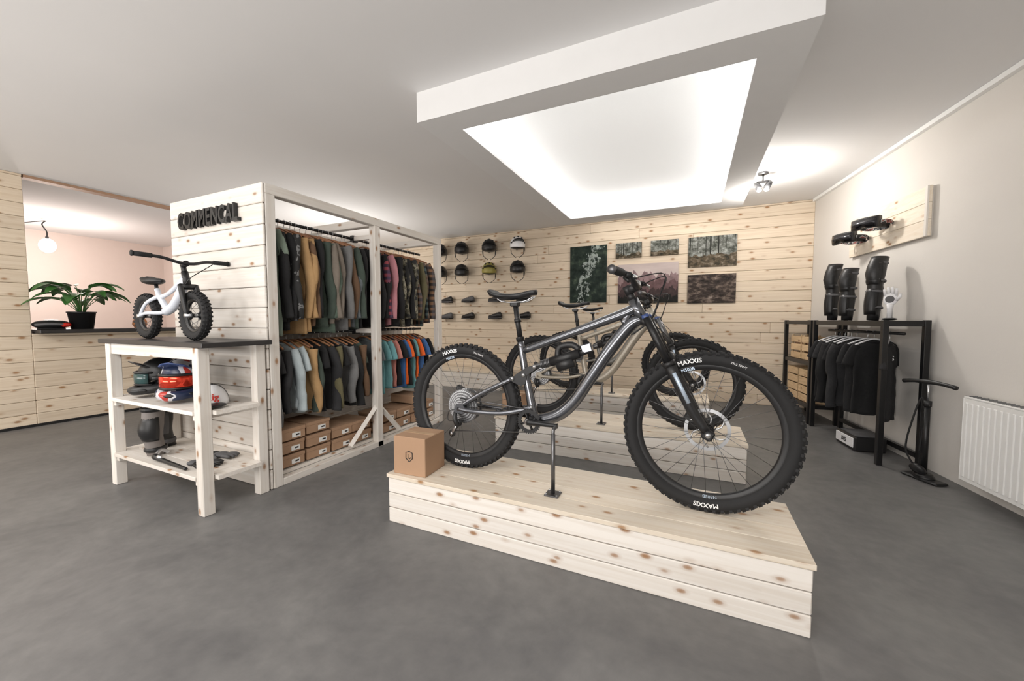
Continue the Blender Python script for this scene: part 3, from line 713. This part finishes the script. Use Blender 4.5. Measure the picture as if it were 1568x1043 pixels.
# cap
b=B(); M=TR(-2.86,1.47,.6515,-.5,0,0,1.0)
b.ell((0,0,0),(.10,.09,.125),whiteg,nu=20,nv=8,vmin=0,M=M); b.ell((-.02,0,.001),(.098,.092,.127),black,nu=20,nv=8,vmin=0,fn=lambda p,u,v:Vector((min(p.x,.03),p.y,p.z)),M=M)
b.ell((.13,0,.010),(.085,.078,.010),black,nu=16,nv=6,M=M); b.ell((0,0,.126),(.01,.01,.007),black,M=M,nu=8,nv=4)
vs,fs=textmesh('Rig',.06,.003,.001); b.add(vs,fs,red,False,M@Matrix.Translation((.092,.0,.035))@Matrix.Rotation(pi/2,4,'Z')@Matrix.Rotation(pi/2-.15,4,'X'))
b.obj('baseball_cap')
def pad(b,M,h=.36,m1=greypad,m2=black):
    rings=[];
    for k in range(13):
        t=k/12; r=.062-.012*t if t<.5 else .056+.022*(t-.5)*2
        bend=.035*math.sin(pi*t)
        r+=.010*math.exp(-((t-.55)/.14)**2)
        rings.append([(bend+r*math.cos(a),r*.85*math.sin(a),t*h) for a in[2*pi*j/16 for j in range(16)]])
    b.loft(rings,m1,M=M)
    rings=[]
    for k in range(9):
        t=.30+.45*k/8; r=.062+.018*math.sin(pi*k/8)
        rings.append([(.035*math.sin(pi*t)+r*math.cos(a)*1.05,r*math.sin(a)*.95,t*h) for a in[-1.15+2.3*j/8 for j in range(9)]]+[(.035*math.sin(pi*t)+(r-.015)*math.cos(a),(r-.015)*math.sin(a)*.95,t*h) for a in[1.15-2.3*j/8 for j in range(9)]])
    b.loft(rings,m2,M=M)
    for t in(.12,.90):
        rr=.062 if t<.5 else .076
        b.tube([(.035*math.sin(pi*t)+rr*math.cos(a),rr*.87*math.sin(a),t*h) for a in[2*pi*j/16 for j in range(16)]],.009,m2,6,loop=True,flat=2,M=M)
b=B(); pad(b,TR(-3.47,1.42,.242,-1.0,0,0,1.0),.37,mat('pad_taupe',(.20,.18,.17),.8),black); b.obj('knee_pad')
b=B(); pad(b,TR(-3.64,1.55,.242,-1.0,0,0),.35,black,greypad); b.obj('knee_pad')
def glove(b,M,mt,mt2):
    b.ell((0,0,.016),(.06,.045,.016),mt,M=M); b.ell((-.065,0,.016),(.035,.036,.016),mt2,M=M)
    for k,(yy,l) in enumerate(((-.032,.06),(-.011,.072),(.011,.068),(.032,.052))):
        b.tube([(.04,yy,.016),(.06+l*.5,yy*1.15,.020),(.055+l,yy*1.25,.012)],[.0115,.011,.008],mt,8,sub=2,M=M)
    b.tube([(-.02,-.035,.014),(.01,-.062,.014),(.04,-.07,.012)],[.014,.012,.009],mt,8,sub=2,M=M)
b=B(); glove(b,TR(-2.92,1.43,.241,.4),black,greypad); glove(b,TR(-2.99,1.58,.241,.2),greypad,black); b.obj('cycling_gloves')
b=B()
b.tube([(-3.35,1.36,.262),(-3.28,1.33,.275),(-3.20,1.335,.262),(-3.02,1.335,.254),(-2.90,1.325,.256)],[.016,.020,.014,.012,.010],black,10,sub=4)
b.tube([(-3.35,1.36,.262),(-3.37,1.40,.29),(-3.36,1.44,.262)],.012,silver,8,sub=4)
b.ell((-3.24,1.335,.278),(.03,.016,.016),silver); b.obj('dropper_lever')

# ------------------------------------------------------------------ plant etc on counter
b=B(); b.lathe([(0,0),(.095,0),(.12,.19),(.128,.19),(.128,.205),(.113,.205),(.105,.17),(0,.17)],black,n=28)
for k in range(30):
    az=2*pi*k/30+random.uniform(-.2,.2); out=random.uniform(.16,.42); hz=random.uniform(.10,.32)*(1.15-out)
    st=Vector((.02*math.cos(az),.02*math.sin(az),.18)); d=Vector((math.cos(az),math.sin(az),0))
    mid=st+d*out*.45+Vector((0,0,hz+.06)); 
    b.tube([st,st+d*out*.15+Vector((0,0,hz*.7)),mid],.004,leafm,5,sub=2)
    L_=random.uniform(.24,.34); sd=Vector((-d.y,d.x,0)); rings=[]
    for i in range(9):
        t=i/8; w=.070*math.sin(pi*min(1,t*.93+.04))**.8*(1 if t<.5 else 1-.3*(t-.5))
        c=mid+d*L_*t+Vector((0,0,.05*math.sin(t*2.0)-.13*t*t*(.5+out)))
        rings.append([tuple(c-sd*w+Vector((0,0,.015*w/.06))),tuple(c-sd*w*.5+Vector((0,0,.002))),tuple(c-Vector((0,0,.004))),tuple(c+sd*w*.5+Vector((0,0,.002))),tuple(c+sd*w+Vector((0,0,.015*w/.06)))])
    b.loft(rings,leafm,cap=False,closed=False)
b.obj('potted_peace_lily',(XL+.0,2.08,1.096))
b=B(); b.ell((0,0,.055),(.15,.10,.055),black); b.ell((.10,-.02,.05),(.055,.075,.03),red); b.box((0,0,.008),(.22,.14,.016),black,bev=.006); b.tube([(-.12,-.07,.05),(0,-.10,.06),(.12,-.07,.05)],.012,greypad,8,sub=3)
b.obj('cycling_helmet',(XL+.0,1.83,1.096),(0,0,1.3))
b=B(); b.lathe([(0,0),(.05,0),(.075,.05),(.07,.10),(.035,.14),(.042,.17),(.036,.17),(.03,.14)],clay,n=20); b.tube([(.06,0,.11),(.10,0,.10),(.09,0,.05),(.07,0,.04)],.008,clay,8,sub=3)
b.obj('clay_jug',(XL+.0,2.62,1.096))

# ------------------------------------------------------------------ helmets and shoes on back wall
hyel=mat('helmet_yellow',(.30,.26,.06),.4)
cols=[-4.40,-3.92,-3.34,-2.78]
cc=[[black,black,black,whiteg],[black,black,hyel,black]]
for ri,z in enumerate((2.47,2.06)):
    for ci,x in enumerate(cols):
        b=B()
        b.cyl((x,YB-.001,z+.02),(x,YB-.17,z+.02),.012,pineX,10); b.lathe([(0,0),(.03,0),(.03,.012),(0,.012)],pineX,Matrix.Translation((x,YB-.001,z+.02))@Matrix.Rotation(pi/2,4,'X'),n=14)
        half_helmet(b,TR(x,YB-.20,z+.02,-pi/2+.5,.15,0),cc[ri][ci],1.28)
        b.obj('bike_helmet')
def shoe(b,M,mt,sole):
    rings=[]
    prof=[(0,.026,.062),(.02,.034,.085),(.06,.036,.088),(.10,.037,.075),(.14,.040,.062),(.19,.045,.052),(.24,.045,.042),(.275,.034,.032),(.29,.015,.022)]
    for x,w,h in prof: rings.append([(x,w*math.cos(a),.018+(h*max(0,math.sin(a))**.8 if math.sin(a)>0 else 0)) for a in[2*pi*j/16 for j in range(16)]])
    b.loft(rings,mt,M=M)
    rings=[[(x,(w+.005)*math.cos(a),.012+.012*math.sin(a)) for a in[2*pi*j/16 for j in range(16)]] for x,w,h in prof]
    b.loft(rings,sole,M=M)
    for k in range(4): b.box((.10+.03*k,0,.018+.079-.010*k),(.008,.05,.005),sole,rot=(0,.35,0),M=M)
    b.ell((.045,0,.105),(.03,.022,.004),greypad,M=M)
for ri,z in enumerate((1.55,1.24)):
    for ci,x in enumerate(cols):
        b=B(); x_=x+.05
        b.box((x_,YB-.077,z-.008),(.20,.148,.016),black,bev=.002)
        mt=[black,greypad,black,black][(ci+ri)%4]
        shoe(b,TR(x_+.14,YB-.085,z,pi-.15),mt,black if ci%2 else greypad)
        b.obj('cycling_shoe')

# ------------------------------------------------------------------ posters
def poster_mat(kind,seed):
    m,nt,bs=newmat('poster_%s_%d'%(kind,seed)); N=nt.nodes; L=nt.links
    tc=N.new('ShaderNodeTexCoord')
    def noi(scale,det,loc=(0,0,0),rough=.6):
        mp=N.new('ShaderNodeMapping'); mp.inputs['Scale'].default_value=scale; mp.inputs['Location'].default_value=(loc[0]+seed*3.3,loc[1],loc[2]+seed)
        L.new(tc.outputs['Object'],mp.inputs['Vector'])
        n=N.new('ShaderNodeTexNoise'); n.inputs['Scale'].default_value=1; n.inputs['Detail'].default_value=det; n.inputs['Roughness'].default_value=rough
        L.new(mp.outputs[0],n.inputs['Vector']); return n.outputs['Fac']
    def ramp(src,cs):
        r=N.new('ShaderNodeValToRGB'); e=r.color_ramp.elements
        for i,(p,c) in enumerate(cs):
            if i<2: e[i].position=p; e[i].color=(*c,1)
            else: q=e.new(p); q.color=(*c,1)
        L.new(src,r.inputs[0]); return r.outputs[0]
    sp=N.new('ShaderNodeSeparateXYZ'); L.new(tc.outputs['Object'],sp.inputs[0])
    def mix(f,a,c):
        x=N.new('ShaderNodeMix'); x.data_type='RGBA'; L.new(f,x.inputs[0])
        if isinstance(a,tuple): x.inputs[6].default_value=(*a,1)
        else: L.new(a,x.inputs[6])
        if isinstance(c,tuple): x.inputs[7].default_value=(*c,1)
        else: L.new(c,x.inputs[7])
        return x.outputs[2]
    def math_(op,a,c):
        x=N.new('ShaderNodeMath'); x.operation=op
        for i,q in enumerate((a,c)):
            if isinstance(q,(int,float)): x.inputs[i].default_value=q
            else: L.new(q,x.inputs[i])
        return x.outputs[0]
    if kind=='waterfall':
        base=ramp(noi((8,8,8),8),[(.35,(.004,.010,.008)),(.55,(.02,.034,.026)),(.72,(.08,.11,.075))])
        wf=noi((14,3,9),8,rough=.8)
        wob=noi((3,3,5),3)
        d=math_('ABSOLUTE',math_('ADD',math_('ADD',sp.outputs['X'],math_('MULTIPLY',sp.outputs['Z'],-.3)),math_('MULTIPLY',math_('SUBTRACT',wob,.5),.6)),0)
        msk=math_('MULTIPLY',math_('LESS_THAN',d,.10),math_('GREATER_THAN',wf,.51))
        out=mix(msk,base,(.34,.39,.37))
    elif kind=='forest':
        sky=ramp(noi((9,3,11),7,rough=.75),[(.40,(.05,.055,.045)),(.52,(.20,.21,.19)),(.62,(.40,.42,.40))])
        tr=noi((30,1,.6),4,(4,0,0))
        base=mix(math_('GREATER_THAN',tr,.57),sky,(.018,.018,.015))
        gr=ramp(noi((12,14,20),7,rough=.7),[(.38,(.02,.02,.012)),(.52,(.10,.075,.045)),(.64,(.26,.22,.17))])
        gl=math_('ADD',math_('MULTIPLY',math_('SUBTRACT',noi((5,0,0),3),.5),.25),-.05)
        out=mix(math_('LESS_THAN',sp.outputs['Z'],gl),base,gr)
    elif kind=='mountain':
        sky=ramp(noi((1.5,2,4),3),[(.3,(.46,.38,.37)),(.7,(.66,.57,.54))])
        out=sky
        for i,(h,a,s,c) in enumerate(((.13,.50,6,(.26,.18,.185)),(.04,.46,7,(.135,.08,.083)),(-.09,.34,9,(.05,.032,.032)),(-.20,.22,30,(.010,.010,.009)))):
            n=noi((s,0,0),8,(i*7,0,0))
            hh=math_('ADD',math_('MULTIPLY',math_('SUBTRACT',n,.5),a*1.6),h)
            tex=ramp(noi((10,3,10),6,(i,0,0)),[(.35,tuple(q*.7 for q in c)),(.65,tuple(q*1.3 for q in c))])
            out=mix(math_('LESS_THAN',sp.outputs['Z'],hh),out,tex)
    else:
        out=ramp(noi((6,7,11),9,rough=.7),[(.38,(.010,.008,.007)),(.50,(.05,.036,.030)),(.60,(.18,.14,.115)),(.70,(.42,.36,.33))])
    L.new(out,bs.inputs['Base Color']); bs.inputs['Roughness'].default_value=.55; bs.inputs['Specular IOR Level'].default_value=.2
    return m
for k,(xa,xb,za,zb_,kd) in enumerate(((-1.89,-1.28,1.49,2.42,'waterfall'),(-1.14,-.745,2.18,2.42,'forest'),(-.61,-.215,2.19,2.42,'forest'),(-.08,.55,1.98,2.42,'forest'),(-1.10,-.21,1.47,2.08,'mountain'),(-.08,.55,1.45,1.87,'rocks'))):
    b=B(); w=xb-xa; h=zb_-za
    b.box((0,-.001,0),(w,.018,h),poster_mat(kd,k+1),bev=.001)
    b.box((0,.010,0),(w*.8,.004,h*.8),black)
    b.obj('wall_poster',((xa+xb)/2,YB-.0135,(za+zb_)/2))

# ------------------------------------------------------------------ right side
def wallM(y,off=0,z=0):
    return Matrix.Translation((wx(y)-off,y,z))@Matrix.Rotation(angW,4,'Z')
def metal_rack(name,org,Ly,D,Ht,shelves,lower=True):
    b=B(); b.M=Matrix.Translation(org)@Matrix.Rotation(angW,4,'Z')
    t=.04
    for x in(0,D-t):
        for y in(0,Ly-t): b.box2((x,y,0),(x+t,y+t,Ht),blackm,bev=.003)
    for z in shelves:
        for x in(0,D-t): b.box2((x+.008,t,z-.045),(x+t-.008,Ly-t,z),blackm,bev=.002)
        for y in(0,Ly-t): b.box2((t,y+.008,z-.045),(D-t,y+t-.008,z),blackm,bev=.002)
        b.box2((t-.01,t-.01,z-.012),(D-t+.01,Ly-t+.01,z-.002),black)
    return b
RO=Vector((1.405,4.13,0))
b=metal_rack('r',RO,1.28,.31,1.20,[1.195])
b.box2((.27,0.04,.08),(.30,1.24,.12),blackm)
b.cyl((.15,.02,1.09),(.15,1.26,1.09),.012,blackm)
b.obj('black_metal_clothes_rack')
Mr=Matrix.Translation(RO)@Matrix.Rotation(angW,4,'Z')
b=B(); b.M=Mr
logo=textmesh('iXS',.06,.001,.001)
for k,y in enumerate((.20,.42,.52,.70,.80,.92,1.02,1.12)):
    garment(b,.15,y,1.09,.66,.36,fab['black'] if k%3 else fab['black2'],[.95,.2,.1,.1,.15,.1,.1,.1][k],k in(3,5),k*2.1,hang=whiteg)
b.add(logo[0],logo[1],text_w,False,Matrix.Translation((.15,.20,0))@Matrix.Rotation(-.62,4,'Z')@Matrix.Translation((0,-.06,.86))@Matrix.Rotation(pi/2,4,'X'))
b.obj('hanging_jerseys')
b=metal_rack('r',(1.225,5.46,0),.80,.30,1.20,[1.195,.72,.22])
b.obj('black_metal_shelf')
Ms=Matrix.Translation((1.225,5.46,0))@Matrix.Rotation(angW,4,'Z')
for cx,cz in((.22,.722),(.56,.722)):
    b=B(); b.M=Ms
    for i in range(3): b.box((.06,cx,cz+.04+.10*i),(.012,.30,.075),topY,bev=.002); b.box((.24,cx,cz+.04+.10*i),(.012,.30,.075),topY,bev=.002)
    for s_ in(-1,1):
        for i in range(3): b.box((.15,cx+s_*.144,cz+.04+.10*i),(.19,.012,.075),topY)
        for x in(.072,.228): b.box((x,cx+s_*.13,cz+.15),(.015,.02,.29),topY)
    b.box((.15,cx,cz+.006),(.19,.29,.01),topY); b.box((.15,cx,cz+.20),(.13,.22,.10),cardb,bev=.01)
    b.obj('wooden_crate')
for cx in(.22,.56):
    b=B(); b.M=Ms; cz=.222
    for i in range(4): b.box((.04,cx,cz+.045+.10*i),(.012,.31,.085),topY,bev=.002); b.box((.25,cx,cz+.045+.10*i),(.012,.31,.085),topY,bev=.002)
    for s_ in(-1,1):
        for i in range(4): b.box((.145,cx+s_*.149,cz+.045+.10*i),(.21,.012,.085),topY)
        for x in(.055,.235): b.box((x,cx+s_*.135,cz+.19),(.015,.02,.38),topY)
    b.box((.145,cx,cz+.006),(.21,.30,.01),topY)
    b.obj('wooden_crate')
def legguard(b,M,h):
    rings=[]
    ks=[(0,.046,0),(.1,.050,0),(.3,.062,.01),(.45,.066,.01),(.55,.060,.02),(.62,.066,.03),(.72,.078,.035),(.85,.074,.025),(.95,.070,.01),(1,.068,0)]
    for t,r,o in ks: rings.append([(-o+r*math.cos(a),r*.85*math.sin(a),t*h) for a in[2*pi*j/20 for j in range(20)]])
    rings.append([(0+.055*math.cos(a),.045*math.sin(a),h*.985) for a in[2*pi*j/20 for j in range(20)]])
    b.loft(rings,black,M=M)
    def shell(t0,t1,rr,mt):
        R_=[]
        for k in range(7):
            t=t0+(t1-t0)*k/6; q=rr+.012*math.sin(pi*k/6)
            R_.append([(-.02+q*math.cos(a),q*.9*math.sin(a),t*h) for a in[pi-1.2+2.4*j/8 for j in range(9)]]+[(-.02+(q-.02)*math.cos(a),(q-.02)*.9*math.sin(a),t*h) for a in[pi+1.2-2.4*j/8 for j in range(9)]])
        b.loft(R_,mt,M=M)
    shell(.08,.50,.056,blackm); shell(.55,.68,.062,blackm); shell(.66,.90,.068,blackm)
    for t in(.2,.45,.62,.9):
        b.tube([(-.01+.066*math.cos(a),.060*math.sin(a),t*h) for a in[2*pi*j/16 for j in range(16)]],.005,greypad,6,loop=True,flat=2.2,M=M)
for (ly,h,r,tlt) in ((1.16,.60,.35,.03),(.86,.52,.3,.05),(.42,.57,.5,.10)):
    b=B(); legguard(b,Mr@TR(.13,ly,1.199,r,tlt,0),h); b.obj('leg_guard')
b=B(); M=Mr@TR(.15,.22,1.197,.9)
b.ell((0,0,.012),(.055,.05,.012),black,M=M)
b.tube([(0,0,.01),(0,0,.10),(0,0,.14)],[.03,.032,.04],whiteg,12,M=M,flat=.6)
b.ell((0,0,.18),(.020,.046,.055),whiteg,M=M)
for yy,l in((-.033,.05),(-.011,.065),(.011,.062),(.033,.045)): b.tube([(0,yy,.21),(-.004,yy*1.1,.225+l*.5),(-.012,yy*1.15,.22+l)],[.0115,.011,.009],whiteg,8,M=M)
b.tube([(0,-.035,.17),(-.01,-.06,.20),(-.014,-.064,.225)],[.013,.012,.009],whiteg,8,M=M); b.ell((-.018,0,.18),(.006,.03,.03),greypad,M=M)
b.obj('display_glove')
yc=4.87; b=B(); b.M=wallM(yc,0,0)
wbY=wood('board_y',(.80,.72,.61),(.73,.63,.50),1,(.38,.20,.09))
for i in range(3): b.box((-.028,0,1.945+.135*i),(.022,1.18,.133),wbY,bev=.003)
for yy in(-.55,.55): b.box((-.0085,yy,2.08),(.015,.05,.40),whZ)
b.box((-.045,-.575,2.08),(.014,.03,.405),whZ,bev=.003)
b.obj('wooden_display_board')
def goggles(b,M,strapm,lensm):
    rings=[]
    for k in range(13):
        a=-1.0+2*k/12; cy=.105*math.sin(a)/.84; cx=-.06*math.cos(a)
        zb_=-.045+.022*math.exp(-(cy/.022)**2)
        rings.append([(cx,cy,zb_),(cx-.012,cy,zb_+.006),(cx-.012,cy,.040),(cx,cy,.046),(cx+.03,cy*.97,.042),(cx+.03,cy*.97,zb_+.004)])
    b.loft(rings,black,M=M)
    rings=[]
    for k in range(11):
        a=-.9+1.8*k/10; cy=.105*math.sin(a)/.84; cx=-.06*math.cos(a)-.013
        zb_=-.036+.020*math.exp(-(cy/.022)**2)
        rings.append([(cx,cy,zb_),(cx-.006,cy,0),(cx,cy,.034),(cx+.004,cy,0)])
    b.loft(rings,lensm,M=M)
    for sy in(-1,1):
        b.tube([(-.02,sy*.105,0),(.05,sy*.125,-.005),(.11,sy*.09,-.02),(.125,0,-.03)],.015,strapm,8,sub=5,flat=.18,up=(0,1,0),M=M)
strapm=ramp_noise('goggle_strap',[(.02,.02,.02),(.02,.02,.02),(.30,.30,.30),(.18,.05,.04),(.02,.02,.02)],nscale=26)
smoke=mat('smoke_lens',(.03,.03,.034),.10,.5)
for dy,dz,a,lm in((.30,2.04,.35,smoke),(-.08,2.10,.45,smoke)):
    b=B(); b.M=wallM(yc,0,0)
    goggles(b,TR(-.19,dy,dz,a,0,0,1.15),strapm,lm)
    b.tube([(-.041,dy,dz-.01),(-.15,dy,dz+.0)],.028,black,10); b.obj('ski_goggles')
# radiator
b=B(); ry0,ry1=2.55,3.72; yc2=(ry0+ry1)/2; b.M=wallM(yc2,0,0)
Lr=(ry1-ry0)
radm=mat('radiator_enamel',(.82,.815,.80),.3,var=.02)
b.box((-.115,0,.385),(.010,Lr,.57),radm,bev=.004); b.box((-.045,0,.385),(.010,Lr,.57),radm,bev=.004)
n=int(Lr/.042)
for k in range(n):
    yy=-Lr/2+.03+(Lr-.06)*k/(n-1); b.box((-.122,yy,.385),(.010,.022,.51),radm,bev=.004)
b.box((-.08,0,.675),(.085,Lr,.012),radm,bev=.003)
for k in range(int(Lr/.03)): b.box((-.08,-Lr/2+.03+.03*k,.682),(.06,.008,.004),greypad)
for s_ in(-1,1): b.box((-.08,s_*Lr/2,.385),(.085,.006,.57),radm,bev=.002); b.box((-.022,s_*Lr*.35,.4),(.04,.03,.45),radm)
b.tube([(-.08,-Lr/2+.05,.10),(-.08,-Lr/2+.05,.0)],.009,silver,10); b.tube([(-.04,-Lr/2+.05,.10),(-.04,-Lr/2+.05,.0)],.009,silver,10)
b.obj('wall_radiator')
# floor pump
b=B(); b.M=TR(1.60,3.90,0,.45)
b.box((0,0,.012),(.10,.26,.02),black,bev=.008); b.ell((0,0,.025),(.055,.07,.03),black)
b.lathe([(0,.05),(.05,.05),(.055,.03),(.02,.03)],black,n=20)
b.cyl((0,0,.04),(0,0,.56),.018,blackm,16); b.cyl((0,0,.56),(0,0,.60),.024,black,16); b.cyl((0,0,.60),(0,0,.735),.006,silver,10)
b.tube([(0,-.18,.725),(0,-.10,.738),(0,0,.742),(0,.10,.738),(0,.18,.725)],[.016,.014,.018,.014,.016],black,10,sub=3)
b.lathe([(0,.02),(.045,.02),(.05,.008),(.05,-.008),(0,-.02)],black,Matrix.Translation((-.05,0,.08))@Matrix.Rotation(pi/2-.6,4,'Y'),n=24)
b.tube([(0,.03,.05),(-.04,.10,.20),(-.03,.07,.45),(-.01,.03,.62),(0,.02,.45),(-.01,.03,.2)],.006,rubber,8,sub=6)
b.obj('floor_pump')
# box under rack
b=B(); b.M=Mr
b.box((.13,.52,.07),(.24,.34,.13),black,bev=.01); b.box((.005,.52,.075),(.012,.30,.09),whiteg,bev=.004); b.box((.13,.52,.138),(.20,.28,.006),greypad)
vs,fs=textmesh('iXS',.06,.001,.001); b.add(vs,fs,black,False,Matrix.Translation((-.002,.52,.055))@Matrix.Rotation(-pi/2,4,'Z')@Matrix.Rotation(pi/2,4,'X'))
b.obj('accessory_box')

# ------------------------------------------------------------------ world & camera
w=bpy.data.worlds.new('World'); sc.world=w; w.use_nodes=True
w.node_tree.nodes['Background'].inputs[0].default_value=(.9,.88,.85,1); w.node_tree.nodes['Background'].inputs[1].default_value=.3
cd=bpy.data.cameras.new('Camera'); cam=bpy.data.objects.new('Camera',cd); sc.collection.objects.link(cam)
cd.sensor_fit='HORIZONTAL'; cd.sensor_width=36; cd.lens=13.66; cd.clip_start=.05
cam.location=(0,0,1.2); cam.rotation_euler=(math.radians(87.0),0,math.radians(24.9))
sc.camera=cam
